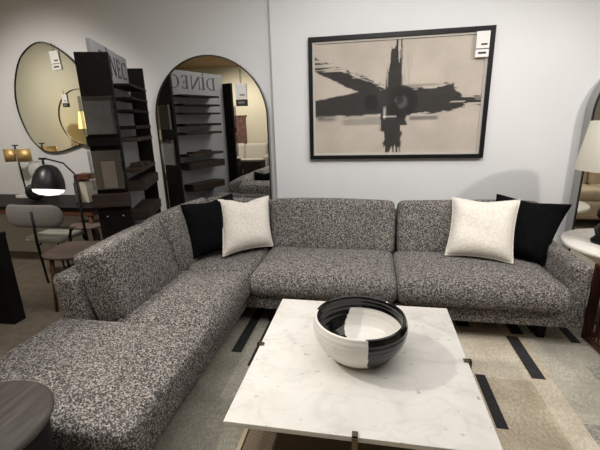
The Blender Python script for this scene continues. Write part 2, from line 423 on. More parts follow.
pillow('throw_pillow', 'cream woven pillow leaning beside the sofa arm, in front of a black one', (.585, 2.875, .47), (1.025, 2.745, .47), (.655, 3.10, .875), (1.10, 2.97, .886), .20, WHITEF, .05)
pillow('throw_pillow', 'black pillow against the sofa arm, half behind a cream one', (.90, 2.98, .47), (1.25, 2.80, .455), (.985, 3.12, .90), (1.455, 2.99, .85), .17, BLACKF, .04)

# ------------------------------------------------------------------ coffee table
ct = thing('coffee_table', 'low square coffee table with white marble top and bronze frame', 'table', (-.03, 1.62, .012))
MB().box(-.5, .5, -.515, .515, .366, .388, .003).build('tabletop', MARBLE, ct)
for a in range(4):
    M = Matrix.Rotation(a*PI/2, 4, 'Z'); hw = .515 if a % 2 == 0 else .5
    mb = MB(); mb.box(-.011, .011, -hw-.016, -hw-.002, 0, .396, .002, 0, M); mb.box(-.011, .011, -hw-.016, -hw+.020, .389, .396, .001, 0, M)
    mb.build('leg', BRONZE, ct)
    MB().box(-.011, .011, -hw-.003, 0, .350, .365, .001, 0, M).build('top_rail', BRONZE, ct)
fm = MB()
for x in (-.485, .485): fm.box(x-.010, x+.010, -.5, .5, .14, .165, .002)
for y in (-.49, .49): fm.box(-.495, .495, y-.010, y+.010, .14, .165, .002)
fm.build('shelf_frame', PALEBRASS, ct)
cane = mat('woven_cane', (.2, .15, .1), .8); t = NT(cane); ck = t.n('ShaderNodeTexChecker', i_Scale=150.0)
ck.inputs[1].default_value = (.30, .23, .16, 1); ck.inputs[2].default_value = (.07, .05, .035, 1); t.l(t.coord(), ck.inputs[0]); t.l(ck.outputs[0], t.b.inputs['Base Color'])
box('woven_shelf', -.476, .476, -.481, .481, .146, .158, cane, ct, .001)

# ------------------------------------------------------------------ bowl on the table
def bowl():
    prof_o = [(.0, .004), (.115, .0), (.135, .006), (.165, .035), (.195, .075), (.213, .110), (.221, .140), (.222, .165), (.217, .190), (.211, .200)]
    prof_i = [(.206, .203), (.199, .199), (.200, .185), (.203, .160), (.199, .130), (.185, .095), (.160, .060), (.120, .032), (.06, .022), (.0, .020)]
    def dens(p):
        out = []
        for i in range(len(p)-1):
            for k in range(4):
                f = k/4; a = [p[i][j]*(1-f)+p[i+1][j]*f for j in (0, 1)]
                if a[0] > .14: a[0] += .0016*math.sin(a[1]*260)
                out.append(a)
        return out+[list(p[-1])]
    P = dens(prof_o+prof_i); no = len(dens(prof_o)); 
    def mf(i, a):
        r, z = P[min(i, len(P)-1)]; d = math.degrees(a) % 360
        if i < no-1:
            lo = 281+3*max(0, (.16-z)/.16)**2+14*max(0, (.05-z)/.05)**2
            return 1 if (d > lo or d < 150) else 0          # outside: dark on the right and back
        if i < no+6: return 0 if 172 < d < 279 else 1
        if z > .140: return 1 if (d > 288 or d < 262) else 0
        if 104+28*(max(0, (.15-z))/.13)**1.3 < d < 262 and z > .028: return 1
        return 0
    mb = MB(); mb.lathe(P, 300, 0, cap=False, mfun=mf)
    o = mb.build('bowl', [CERW, CERB]); o.location = (-.03, 1.62, .4005)
    tag(o, 'large round ceramic bowl, white with black glazed patches, on the marble coffee table', 'bowl')
bowl()

# ------------------------------------------------------------------ drum side table at the front left
dt = thing('drum_side_table', 'dark grey-brown wood drum side table in front of the backless end seat', 'side table', (-1.19, .735, .012))
MB().lathe([(0, .585), (.214, .585), (.222, .589), (.226, .597), (.226, .603), (.222, .610), (.214, .614), (0, .614)], 72, cap=False).build('tabletop', GREYW, dt)
MB().lathe([(.10, .0), (.165, .0), (.185, .25), (.205, .585), (.1, .585)], 72, cap=False).build('body', ESP, dt)

# ------------------------------------------------------------------ right side: slatted table, marble table, lamp
st = thing('slatted_side_table', 'dark red-brown side table with vertical slats beside the sofa arm', 'side table', (1.455, 2.02, .012))
SW, SD, SH = .5, .565, .545
top_ = MB(); top_.box(0, SW, 0, SD, SH-.022, SH, .004); top_.build('tabletop', REDWOOD, st)
for x in (.012, SW-.012):
    for y in (.012, SD-.012): box('post', x-.012, x+.012, y-.012, y+.012, 0, SH-.022, REDWOOD, st)
bf = MB()
for x in (.012, SW-.012): bf.box(x-.011, x+.011, .024, SD-.024, .015, .045, .002)
for y in (.012, SD-.012): bf.box(.024, SW-.024, y-.011, y+.011, .015, .045, .002)
bf.build('bottom_rail', REDWOOD, st)
for side in (0, 1):
    for i in range(13):
        y = .055+i*(SD-.11)/12; x = .008 if side == 0 else SW-.008
        box('slat', x-.0025, x+.0025, y-.008, y+.008, .045, SH-.022, REDWOOD, st, .001)
for i in range(12):
    x = .05+i*(SW-.1)/11; box('slat', x-.007, x+.007, SD-.021, SD-.003, .045, SH-.022, REDWOOD, st, .001)
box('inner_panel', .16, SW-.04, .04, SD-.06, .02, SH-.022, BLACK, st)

mt = thing('pedestal_table', 'round cream marble pedestal table between sofa arm and arched mirror', 'side table', (1.80, 2.87, .012))
MB().lathe([(0, .555), (.385, .555), (.398, .562), (.402, .573), (.398, .585), (.39, .59), (0, .59)], 80, cap=False).build('tabletop', MARBLE2, mt)
MB().lathe([(0, 0), (.19, 0), (.19, .012), (.17, .02), (.04, .03), (.028, .06), (.028, .53), (.07, .555), (0, .555)], 48, cap=False).build('pedestal', BLACKM, mt)

lp = thing('table_lamp', 'table lamp with beige tapered shade and lumpy black base on the round marble table', 'lamp', (1.66, 2.86, .602))
prof = [(0, 0), (.085, 0), (.09, .02), (.07, .05), (.088, .09), (.075, .13), (.055, .15), (.085, .20), (.08, .24), (.05, .27), (.075, .31), (.06, .35), (.03, .37), (.018, .40), (.012, .42), (.012, .55), (0, .55)]
def lump(p, n=40):
    mb = MB(); mb.lathe(p, n, cap=False)
    mb.v = [(x*(1+.12*math.sin(3*math.atan2(y, x)+z*22)), y*(1+.12*math.sin(3*math.atan2(y, x)+z*22)), z) if z < .38 else (x, y, z) for x, y, z in mb.v]; return mb
lump(prof).build('base', BLACK, lp)
MB().lathe([(.265, .52), (.215, .84), (.211, .84), (.261, .52)], 64, cap=False).build('lamp_shade', SHADE, lp)
sp = MB().tube([(0, 0, .55), (0, 0, .83)], .006)
for a in range(3): sp.tube([(0, 0, .80), (.212*math.cos(a*2.094), .212*math.sin(a*2.094), .83)], .003, 6)
sp.build('shade_support', BLACKM, lp)

# ------------------------------------------------------------------ mirrors
def arch_poly(hw, top, bot, n=40):
    zc = top-hw
    return [(hw*math.cos(PI*i/n), zc+hw*math.sin(PI*i/n)) for i in range(n+1)]+[(-hw, bot), (hw, bot)]
def ring(poly_o, poly_i, y0, y1, mb, m=0):
    n = len(poly_o)
    vs = [(a, y0, b) for a, b in poly_o]+[(a, y0, b) for a, b in poly_i]+[(a, y1, b) for a, b in poly_o]+[(a, y1, b) for a, b in poly_i]
    fs = []
    for i in range(n):
        j = (i+1) % n
        fs += [(i, j, n+j, n+i), (2*n+i, 3*n+i, 3*n+j, 2*n+j), (i, 2*n+i, 2*n+j, j), (n+i, n+j, 3*n+j, 3*n+i)]
    mb.add(vs, fs, m)
SIDE = mat('mirror_side_grey', (.36, .36, .35), .5)
def arch_mirror(label, cx, yf, yb, hw, top, glass):
    r = thing('arch_mirror', label, 'mirror', (cx, yf, 0), 0)
    po = arch_poly(hw, top, .0); pi_ = arch_poly(hw-.010, top-.010, .010)
    mb = MB(); ring(po, pi_, -.006, .012, mb); mb.build('frame', DKBRONZE if cx < 0 else BLACKM, r)
    MB().prism(pi_, .004, .010).build('glass', glass, r)
    MB().prism(arch_poly(hw-.004, top-.004, .004), .0125, yb-yf).build('backing_box', SIDE, r)
arch_mirror('tall arched floor mirror with thin bronze rim behind the sofa corner', -1.575, 3.675, 3.755, .592, 2.125, MIRROR)
arch_mirror('tall arched mirror with black rim behind the lamp and round marble table', 2.32, 3.56, 3.69, .545, 2.02, MIRROR)

def crom(pts, k=8):
    out = []; n = len(pts)
    for i in range(n):
        p0, p1, p2, p3 = pts[i-1], pts[i], pts[(i+1) % n], pts[(i+2) % n]
        for j in range(k):
            t = j/k
            out.append(tuple(.5*((2*p1[d])+(-p0[d]+p2[d])*t+(2*p0[d]-5*p1[d]+4*p2[d]-p3[d])*t*t+(-p0[d]+3*p1[d]-3*p2[d]+p3[d])*t**3) for d in (0, 1)))
    return out
peb = crom([(-3.38, 2.358), (-3.064, 2.164), (-2.92, 1.88), (-2.93, 1.58), (-3.09, 1.342), (-3.325, 1.25), (-3.526, 1.223), (-3.673, 1.266), (-3.80, 1.44), (-3.862, 1.72), (-3.815, 2.0), (-3.66, 2.25)])
def wall_mirror(label, poly, y, glass, fm, depth, w_=.008):
    cx = sum(p[0] for p in poly)/len(poly); cz = sum(p[1] for p in poly)/len(poly)
    r = thing('round_mirror', label, 'mirror', (cx, y, cz))
    P = [(a-cx, b-cz) for a, b in poly]; I = []
    for a, b in P:
        L = math.hypot(a, b); I.append((a*(L-w_)/L, b*(L-w_)/L))
    mb = MB(); ring(P, I, -.006, depth, mb); mb.build('frame', fm, r)
    MB().prism(I, .002, depth).build('glass', glass, r)
wall_mirror('large rounded wall mirror with thin dark rim above the desk', peb, 3.735, MIRRORT, BLACKM, .033)
wall_mirror('smaller round mirror overlapping the large one beside the display stand', [(-3.03+.29*math.cos(t*PI/24), 1.59+.29*math.sin(t*PI/24)) for t in range(48)], 3.695, MIRRORT, BRONZE, .03)

# ------------------------------------------------------------------ framed picture
pic = thing('framed_picture', 'large abstract brushstroke picture in black frame on the back wall', 'picture', (.215, WY, 1.67))
HW, HH = .787, .542
po = [(-HW, -HH), (HW, -HH), (HW, HH), (-HW, HH)]; fi = .035; pi_ = [(-HW+fi, -HH+fi), (HW-fi, -HH+fi), (HW-fi, HH-fi), (-HW+fi, HH-fi)]
mb = MB(); ring(po, pi_, -.042, -.002, mb); mb.build('frame', BLACK, pic)
MATB = mat('mount_board', (.60, .57, .53), .8)
mb = MB(); pm = .020; pj = [(-HW+fi+pm, -HH+fi+pm), (HW-fi-pm, -HH+fi+pm), (HW-fi-pm, HH-fi-pm), (-HW+fi+pm, HH-fi-pm)]
ring(pi_, pj, -.020, -.004, mb); mb.build('mount', MATB, pic)
def artwork():
    nx, ny = 260, 172
    u = np.linspace(0, 1, nx+1)[None].repeat(ny+1, 0); v = np.linspace(0, 1, ny+1)[:, None].repeat(nx+1, 1)
    h, w_ = ny+1, nx+1
    nf = noise2(h, w_, 2, 2); nm = noise2(h, w_, 8, 8); nl = noise2(h, w_, 30, 30)
    hs = noise2(h, w_, 1.6, 45); vs_ = noise2(h, w_, 40, 1.7)
    def ss(a, b, x): t_ = np.clip((x-a)/(b-a), 0, 1); return t_*t_*(3-2*t_)
    paper = np.stack([.56+0*u, .495+0*u, .43+0*u], -1)*(0.90+.16*nl+.06*(nm-.5)+.05*(nf-.5))[..., None]
    # vertical stroke
    L_ = .430+.025*np.abs(v-.5)*2*0+.012*(nm-.5)-.02*(v > .3)*(v < .8); R_ = .545+.02*(nm-.5)+.03*(v > .42)*(v < .75)
    L_ = np.where(v < .42, .435+.06*(.42-v)*1.2, L_); R_ = np.where(v < .42, .540-.02*(.42-v), R_)
    vert = ss(-.008, .010, u-L_)*ss(-.008, .010, R_-u)
    ends = np.clip(ss(.0, .22, v+.10*(vs_-.2)), 0, 1)*1.0
    vert = vert*np.where(v < .22, (vs_ < .30+v*3.4), 1)*np.where(v > .74, (vs_ < 1.28-(v-.74)*2.6), 1)
    # horizontal band left
    topL = np.where(u < .43, .115+.62*u+.03*(nm-.5), .40)
    w1 = .34+.25*u*0; wedge_top = .24+.72*u; wedge_bot = .50-.24*u
    band = ss(-.01, .01, v-topL)*ss(-.01, .012, (.655+.02*(nm-.5)-.03*u)-v)*(u < .46)
    hole = ss(-.006, .008, v-wedge_top-.02*(hs-.5))*ss(-.008, .008, wedge_bot+.01*(nm-.5)-v)*(u < .33)
    tipcut = (v < .25)*(u < .20)*(ss(.42, .55, hs+.35*np.abs(v-.14-.62*u)*4-.1))
    hs2 = noise2(h, w_, 1.2, 22); vs2 = noise2(h, w_, 26, 1.3); dg = RNG.random((h*3, 1)); 
    dgi = ((v-.62*u)*h*1.1+h*1.2).astype(int) % (h*3); dgn = dg[dgi, 0]*.6+.4*nm
    band = band*np.where((v < topL+.085) & (u < .45), dgn < .35+(v-topL)*9, 1)
    left = band*(1-hole)*(1-.85*np.clip(tipcut, 0, 1))
    left *= np.where(v < topL+.05, hs < .75, 1)
    # right band with dry-brush end
    tR = .415+.03*(nm-.5)-.03*ss(.70, .80, u)*(u < .84)+.09*ss(.84, .90, u); bR = .645+.02*(nm-.5)-.06*ss(.75, .98, u)
    right = ss(-.008, .01, v-tR)*ss(-.008, .01, bR-v)*(u > .5)
    right *= np.where(u > .74, hs < 1.15-(u-.74)*2.4, 1)
    right *= np.where(v < tR+.05, hs2 < .45+(v-tR)*12, 1)*np.where(v > bR-.04, hs2 < .5+(bR-v)*14, 1)
    vert = vert*np.where(u-L_ < .022, vs2 < .45+(u-L_)*26, 1)*np.where(R_-u < .022, vs2 < .45+(R_-u)*26, 1)
    ring_ = np.hypot((u-.535)*1.47, v-.535); disc = ss(.155, .14, ring_)
    smallc = np.hypot((u-.352)*1.6, (v-.53)*.9); sm = ss(.075, .06, smallc)*(v < .66)
    dark = np.clip(np.maximum.reduce([vert, left, right, disc*.98, sm]), 0, 1)
    dk = np.stack([.026+0*u, .024+0*u, .023+0*u], -1)*(.75+.5*nm+.4*(hs-.5))[..., None]
    dk = dk*(1-.72*np.clip(np.maximum(disc*(ring_ > .05)*ss(.50, .56, u+.12*v), sm), 0, 1))[..., None]
    lite = ss(.075, .05, ring_)*(nm > .42); dk = dk+.05*lite[..., None]
    col = paper*(1-dark[..., None])+dk*dark[..., None]
    # grey washes
    g1 = ss(.15, .20, u)*ss(.44, .41, u)*ss(.655, .67, v)*ss(.745, .73, v)*(hs > .18)*.62
    g2 = ss(.55, .58, u)*ss(.80, .72, u)*ss(.375, .395, v)*ss(.43, .41, v)*(hs > .45)*.6
    g3 = ss(.58, .60, u)*ss(.78, .74, u)*ss(.66, .675, v)*ss(.71, .695, v)*.75
    g4 = ss(.0, .02, u)*ss(.16, .10, u)*ss(.62, .64, v)*ss(.72, .66, v)*(hs < .6)*.8
    g5 = ss(.545, .55, u)*ss(.60, .57, u)*ss(.1, .15, v)*ss(.42, .36, v)*(vs_ > .55)*.35
    for g, c in ((g1, (.22, .205, .185)), (g2, (.16, .15, .14)), (g3, (.10, .097, .09)), (g4, (.05, .05, .05)), (g5, (.2, .19, .18))):
        g = (g*(1-dark))[..., None]; col = col*(1-g)+np.array(c)*g
    white = (ss(.425, .435, u)*ss(.45, .44, u)*ss(.56, .60, v)*ss(.70, .66, v)+ss(.38, .42, u)*ss(.60, .57, u)*ss(.655, .66, v)*ss(.675, .668, v)*(nm > .35))*.8
    col = col*(1-white[..., None])+np.array((.55, .52, .48))*white[..., None]
    col = np.clip(col, .004, 1)
    W2 = HW-fi-pm; H2 = HH-fi-pm
    X = (u*2-1)*W2; Z = (1-v*2)*H2
    verts = np.stack([X, np.full_like(X, -.008), Z], -1).reshape(-1, 3)
    idx = (np.arange(ny)[:, None]*(nx+1)+np.arange(nx)[None]).reshape(-1)
    faces = np.stack([idx, idx+nx+1, idx+nx+2, idx+1], -1)
    me = bpy.data.meshes.new('artwork'); me.from_pydata(verts.tolist(), [], faces.tolist())
    at_ = me.color_attributes.new('paint', 'FLOAT_COLOR', 'POINT')
    at_.data.foreach_set('color', np.concatenate([col, np.ones(col.shape[:2]+(1,))], -1).reshape(-1).astype(np.float32))
    m = mat('brush_painting', (.5, .5, .5), .7); t = NT(m); a = t.n('ShaderNodeVertexColor', layer_name='paint'); t.l(a.outputs[0], t.b.inputs['Base Color'])
    me.materials.append(m); o = bpy.data.objects.new('artwork', me); COL.objects.link(o); o.parent = pic
artwork()
box('glass', -HW+fi, HW-fi, -.027, -.024, -HH+fi, HH-fi, GLASS, pic, 0)

# ------------------------------------------------------------------ hanging price tags
def price_tag(label, x, y, z, w_, h, string=0, rz=0, tilt=0, dark=True):
    r = thing('price_tag', label, 'price tag', (x, y, z), 0); r.rotation_euler = (0, tilt, rz)
    box('card', -w_/2, w_/2, -.0015, .0015, -h*.66, 0, PAPER, r, 0)
    lo = box('lower_card', -w_/2, w_/2, -.0015, .0015, -h, -h*.70, INK if dark else PAPER, r, 0)
    pm_ = INK if not dark else mat('grey_print', (.25, .25, .25), .6)
    box('print', -w_*.12, w_*.35, -.0022, -.0016, -h*.54, -h*.47, pm_, r, 0); box('print', -w_*.3, w_*.3, -.0022, -.0016, -h*.88, -h*.80, pm_, lo, 0)
    if string: MB().tube([(0, 0, -.004), (0, .002, string)], .0022, 6).build('string', BLACK, r)
    else: box('joint', -w_/2, w_/2, -.0012, .0012, -h*.70, -h*.66, INK, r, 0)
price_tag('white tag with black lower half hanging in the tall arched mirror behind the sofa', -1.236, 3.664, 1.852, .108, .205, .13)
price_tag('white two-part price tag in the upper right corner of the picture', .908, WY-.0455, 2.172, .105, .20, 0, 0, 0, False)
price_tag('white tag hanging at the top of the large rounded wall mirror', -3.265, 3.724, 2.262, .105, .185, .08, 0, -.06, False)
price_tag('small white tag with dark lower half on the smaller round mirror', -3.20, 3.684, 1.83, .06, .13, .05)

# ------------------------------------------------------------------ display stand with lettering and sample shelves
A = math.radians(20.5)
ds = thing('display_stand', 'tall grey display panel with lettering, dark shelves and black end boards', 'display stand', (-2.037, 2.906, 0), A+PI/2)
# local x = along the panel towards the wall, local y = -(out of the panel face)
pnl = box('panel', -.440, .49, .0, .03, 0, 2.076, GREYP, ds)
for i, z in enumerate([1.797, 1.70, 1.606, 1.48, 1.385, 1.14]):
    t_ = .020 if i < 3 else .028
    box('shelf', -.19, .395, -.16, -.001, z-t_/2, z+t_/2, ESP if i < 4 else DKBR, ds)
MB().box(-.19, .395, -.17, -.001, .975, 1.055, .003).build('shelf', DKBR, ds)
MB().box(-.16, .37, -.17, -.001, .72, .80, .003).build('shelf', DKBR, ds)
box('sample_block', -.02, .10, -.12, -.03, 1.1545, 1.185, DKBR, ds); box('sample_block', .12, .30, -.14, -.03, 1.1545, 1.175, DKBR, ds)
ebn = MB().box(-.50, -.468, -.113, .10, 0, 1.978, .003).build('end_board', ESP, ds)
ebf = MB().box(.492, .524, -.13, .10, 0, 2.0, .003).build('end_board', ESP, ds)
box('filler_board', -.525, -.501, -.116, .106, 1.36, 1.43, ESP, ebn); flb = box('filler_board', -.525, -.501, -.118, .112, .0, .915, ESP, ebn)
MB().box(-.56, -.501, -.125, .125, .925, 1.02, .004).build('wood_block', DKBR, ds)
for y in (-.06, .05):
    MB().lathe([(0, .0), (.006, .0), (.005, .003), (0, .004)], 12, M=Matrix.Translation((-.5252, y, .85)) @ Matrix.Rotation(-PI/2, 4, 'Y'), cap=False).build('screw', PALEBRASS, ebn)
for z0, z1, xs in ((1.44, 1.695, -.501), (1.055, 1.33, -.501), (1.44, 1.695, .525), (1.055, 1.33, .525)):
    s = -1 if xs < 0 else 1; x0, x1 = sorted((xs, xs+s*.045)); xo0, xo1 = sorted((xs+s*.042, xs+s*.045))
    mb = MB(); mb.box(xo0, xo1, -.108, .108, z0, z1, 0); mb.box(x0, x1, -.108, .108, z0, z0+.004, 0)
    mb.box(x0, x1, -.108, -.104, z0, z1, 0); mb.box(x0, x1, .104, .108, z0, z1, 0)
    mb.build('brochure_pocket', ACR, ebn if s < 0 else ebf)
# lettering: D I N E C with a slanted mark over the I, high-contrast serif
def lettering():
    Hh = .142; d0, d1 = -.004, -.0005; out = []; mb = None
    def new(): out.append(MB()); return out[-1]
    thick, thin = .022, .007
    def bar(x0, x1, z0, z1): mb.box(x0, x1, d0, d1, z0, z1, 0)
    def serif(x, z, w_=.036): bar(x-w_/2, x+w_/2, z-.003, z+.003)
    def diag(xa, za, xb, zb, w_): mb.prism([(xa-w_/2, za), (xa+w_/2, za), (xb+w_/2, zb), (xb-w_/2, zb)], d0, d1)
    def arc(cx, cz, rx, rz, a0, a1, tk, tn, n=28):
        o = []; i_ = []
        for k in range(n+1):
            a = math.radians(a0+(a1-a0)*k/n); c_, s_ = math.cos(a), math.sin(a); w_ = tn+(tk-tn)*c_*c_
            o.append((cx+rx*c_, cz+rz*s_)); i_.append((cx+(rx-w_)*c_, cz+(rz-tn)*s_))
        for k in range(n): mb.prism([o[k], o[k+1], i_[k+1], i_[k]], d0, d1)
    z0 = 1.885; z1 = z0+Hh; zc = (z0+z1)/2
    mb = new(); x = -.30  # D
    bar(x+.012, x+.012+thick, z0, z1); bar(x, x+.06, z0, z0+thin); bar(x, x+.06, z1-thin, z1); arc(x+.058, zc, .085, Hh/2, -90, 90, thick, thin)
    mb = new(); x = -.112  # I with mark
    bar(x, x+thick, z0, z1); serif(x+thick/2, z0+.003, .046); serif(x+thick/2, z1-.003, .046)
    diag(x+thick/2+.004, z1+.014, x+thick/2-.012, z1+.046, .016)
    mb = new(); x = -.038  # N
    bar(x, x+thin, z0, z1); bar(x+.12, x+.12+thin, z0, z1); diag(x+.118, z0, x+.005, z1, thick*1.15); serif(x+.003, z0+.003); serif(x+.123, z1-.003); serif(x-.002, z1-.003, .024)
    mb = new(); x = .142  # E
    bar(x+.008, x+.008+thick, z0, z1); bar(x, x+.09, z0, z0+thin); bar(x, x+.086, z1-thin, z1); bar(x+.01, x+.07, zc-thin/2, zc+thin/2)
    bar(x+.084, x+.09, z0, z0+.03); bar(x+.080, x+.086, z1-.028, z1); bar(x+.066, x+.071, zc-.014, zc+.014)
    mb = new(); x = .275  # C
    arc(x+.082, zc, .082, Hh/2, 48, 312, thick, thin); bar(x+.132, x+.138, z1-.045, z1-.006)
    return out
for g in lettering(): g.build('letter', INK, pnl)
# things standing in the front pockets
Mds = Matrix.Translation((-2.037, 2.906, 0)) @ Matrix.Rotation(A+PI/2, 4, 'Z')
def at_ds(x, y, z): return (Mds @ Vector((x, y, z)))[:]
BK1 = mottled('booklet_cover', (.25, .20, .16), (.33, .27, .22), 9, .5); BK2 = mottled('booklet_dark', (.08, .08, .085), (.17, .17, .18), 14, .4)
b = box('brochure', -.006, .006, -.055, .035, 0, .19, BK1); b.location = at_ds(-.525, 0.0, 1.062); b.rotation_euler = (0, 0, A+PI/2)
tag(b, 'tan brochure standing in the lower clear pocket of the display stand', 'brochure')
b = box('brochure', -.006, .006, -.085, .085, 0, .215, BK2); b.location = at_ds(-.525, 0.0, 1.447); b.rotation_euler = (0, 0, A+PI/2)
tag(b, 'dark brochure standing in the upper clear pocket of the display stand', 'brochure')

# ------------------------------------------------------------------ desk and what stands on it
dk = thing('desk', 'dark-topped walnut desk against the wall under the round mirror', 'desk', (-3.6, 3.40, 0))
MB().box(-1.1, 1.0, -.30, .32, .715, .742, .004).build('desktop', ESP, dk)
MB().box(-1.08, .97, -.285, .31, .655, .714, .003).build('apron', WALNUT, dk)
for x in (-1.03, .92):
    for y in (-.255, .28):
        MB().tube([(x, y, .655), (x+(.02 if x > 0 else -.02), y, 0)], [.024, .015], 12).build('leg', WALNUT, dk)
# brass twin-shade lamp
bl = thing('desk_lamp', 'black-stemmed lamp with two small brass shades on a white base, far end of desk', 'lamp', (-3.80, 3.56, .742))
MB().box(-.10, .10, -.055, .055, 0, .03, .006).build('base', MARBLE, bl)
MB().tube([(0, 0, .03), (-.02, 0, .58)], .008).build('stem', BLACKM, bl)
MB().tube([(-.05, 0, .575), (.02, 0, .575)], .007).build('knob', BLACKM, bl)
for cx, w_ in ((-.10, .068), (.085, .085)):
    mb = MB(); n = 18; ro, hh = w_, .068
    vs = []
    for z in (.47-hh, .47+hh):
        for rr in (ro, ro-.004):
            for k in range(n+1):
                a = PI+PI*k/n; vs.append((cx+rr*math.cos(a), rr*.75*math.sin(a), z))
    N = n+1; fs = []
    for k in range(n):
        fs += [(k, k+1, 2*N+k+1, 2*N+k), (N+k, 3*N+k, 3*N+k+1, N+k+1), (k, N+k, N+k+1, k+1), (2*N+k, 2*N+k+1, 3*N+k+1, 3*N+k)]
    for k in (0, n): fs.append((k, 2*N+k, 3*N+k, N+k))
    mb.add(vs, fs, 0, True); mb.build('lamp_shade', BRASS, bl)
MB().tube([(-.10, -.01, .47), (.085, -.01, .47)], .005).build('crossbar', BLACKM, bl)
# dome lamp on a floor pole
dl = thing('dome_lamp', 'black dome lamp with lit white inside, hung from a thin black pole before the desk', 'lamp', (-2.585, 2.93, 0))
MB().tube([(0, 0, .02), (0, 0, 1.08)], .012, 12).build('pole', BLACKM, dl)
MB().lathe([(0, 0), (.10, 0), (.10, .012), (.02, .022), (0, .022)], 36, cap=False).build('base', BLACKM, dl)
DX, DY, DZ = -.445, .15, .935
MB().tube([(0, 0, .98), (-.05, .05, 1.02), (-.16, .19, 1.06), (-.34, .27, 1.16), (DX+.01, DY+.02, 1.215)], [.012, .010, .008, .008, .008], 8).build('arm', BLACKM, dl)
MB().tube([(DX-.035, DY, 1.215), (DX+.035, DY, 1.215)], .011).tube([(DX, DY, 1.16), (DX, DY, 1.215)], .010).build('knob', BLACKM, dl)
SH_ = mat('satin_black_dome', (.045, .045, .048), .36, .7)
prof = [(.14*math.cos(a)**.8, .235*math.sin(a)) for a in [PI/2*i/16 for i in range(17)]]
MB().lathe([(r, z) for r, z in prof]+[(max(0, r-.004), z-.003) for r, z in prof[::-1]], 48, cap=False, M=Matrix.Translation((DX, DY, DZ-.01)) @ Matrix.Rotation(-.22, 4, 'X')).build('lamp_shade', SH_, dl)
MB().lathe([(.0, .0), (.135, .0), (.124, -.03), (.08, -.055), (0, -.066)], 48, cap=False, M=Matrix.Translation((DX, DY, DZ-.008)) @ Matrix.Rotation(-.22, 4, 'X')).build('diffuser', LIT, dl)
# vase and dark ornament
o = MB().lathe([(0, 0), (.05, 0), (.075, .04), (.06, .10), (.05, .14), (.085, .22), (.11, .30), (.10, .37), (.07, .41), (.064, .41), (.09, .37), (.10, .30), (.07, .22), (0, .18)], 40, cap=False).build('vase', mat('white_glass', (.78, .78, .78), .15, Transmission_Weight=.35))
o.location = (-3.64, 3.62, .742); o.scale = (.9, .9, .95); tag(o, 'pale white vase standing on the desk behind the black dome lamp', 'vase')
o = MB().lathe([(0, -.02), (.065, -.02), (.085, -.012), (.09, 0), (.085, .012), (.065, .02), (0, .02)], 40, cap=False, M=Matrix.Translation((0, 0, .12)) @ Matrix.Rotation(.9, 4, 'Z') @ Matrix.Rotation(1.45, 4, 'X')).build('ornament', BLACKM)
zmin = min(v.co.z for v in o.data.vertices)
o.location = (-3.54, 3.42, .742-zmin); tag(o, 'dark round disc ornament standing on the desk, left of the dome lamp', 'ornament')
# books at the right end of the desk
for x, wd, h, dp, c, lab in [(-2.975, .03, .20, .15, (.16, .19, .22), 'blue-grey book, leftmost of the books standing at the desk end'),
                             (-2.935, .035, .23, .16, (.10, .075, .06), 'dark brown book, between blue-grey and cream books on the desk'),
                             (-2.875, .075, .21, .16, (.60, .55, .47), 'thick cream book standing on the desk beside the display stand')]:
    r = thing('book', lab, 'book', (x, 3.42, .742), .05, 'books on the desk')
    mb = MB(); mb.box(-wd/2, -wd/2+.003, -dp/2, dp/2, 0, h, .001); mb.box(wd/2-.003, wd/2, -dp/2, dp/2, 0, h, .001); mb.box(-wd/2, wd/2, -dp/2-.002, -dp/2+.003, 0, h, .001)
    mb.build('cover', mat('book_cover', c, .6), r)
    box('pages', -wd/2+.003, wd/2-.003, -dp/2+.003, dp/2-.006, .004, h-.004, PAPER, r, 0)
o = box('wooden_box', -.075, .075, -.07, .07, 0, .055, WALNUT); o.location = (-2.89, 3.43, .742+.2305); tag(o, 'small brown wooden box lying on top of the books on the desk', 'box')

# ------------------------------------------------------------------ chairs at the desk
gc = thing('upholstered_chair', 'desk chair with rounded grey upholstered backrest and thin black legs', 'chair', (-3.07, 3.05, 0))
def capsule(p):
    return (p.x, p.y+.05*(1-(p.x/.32)**2)-.05, p.z)
MB().soft((.62, .215, .215), .105, lambda p: (p.x, p.y*.27-.17-.05*(1-(p.x/.32)**2)+.03, p.z+.71), 12, 5).build('backrest', GREYF, gc)
MB().soft((.40, .42, .06), .03, lambda p: (p.x-.02, p.y+.10, p.z+.45), 10, 4).build('seat', PALEF, gc)
MB().tube([(.05, -.222, .76), (.03, -.21, .45), (-.06, -.10, .0)], [.011, .012, .010], 10).build('back_post', BLACKM, gc)
for a, b in ((-.20, .26), (.20, .26), (.20, -.08)):
    MB().tube([(a*.8, b*.8, .42), (a*1.1, b*1.1, 0)], [.012, .009], 10).build('leg', BLACKM, gc)
MB().tube([(.03, -.205, .43), (-.12, .0, .40), (-.16, .2, .42)], .008, 8).build('brace', BLACKM, gc)

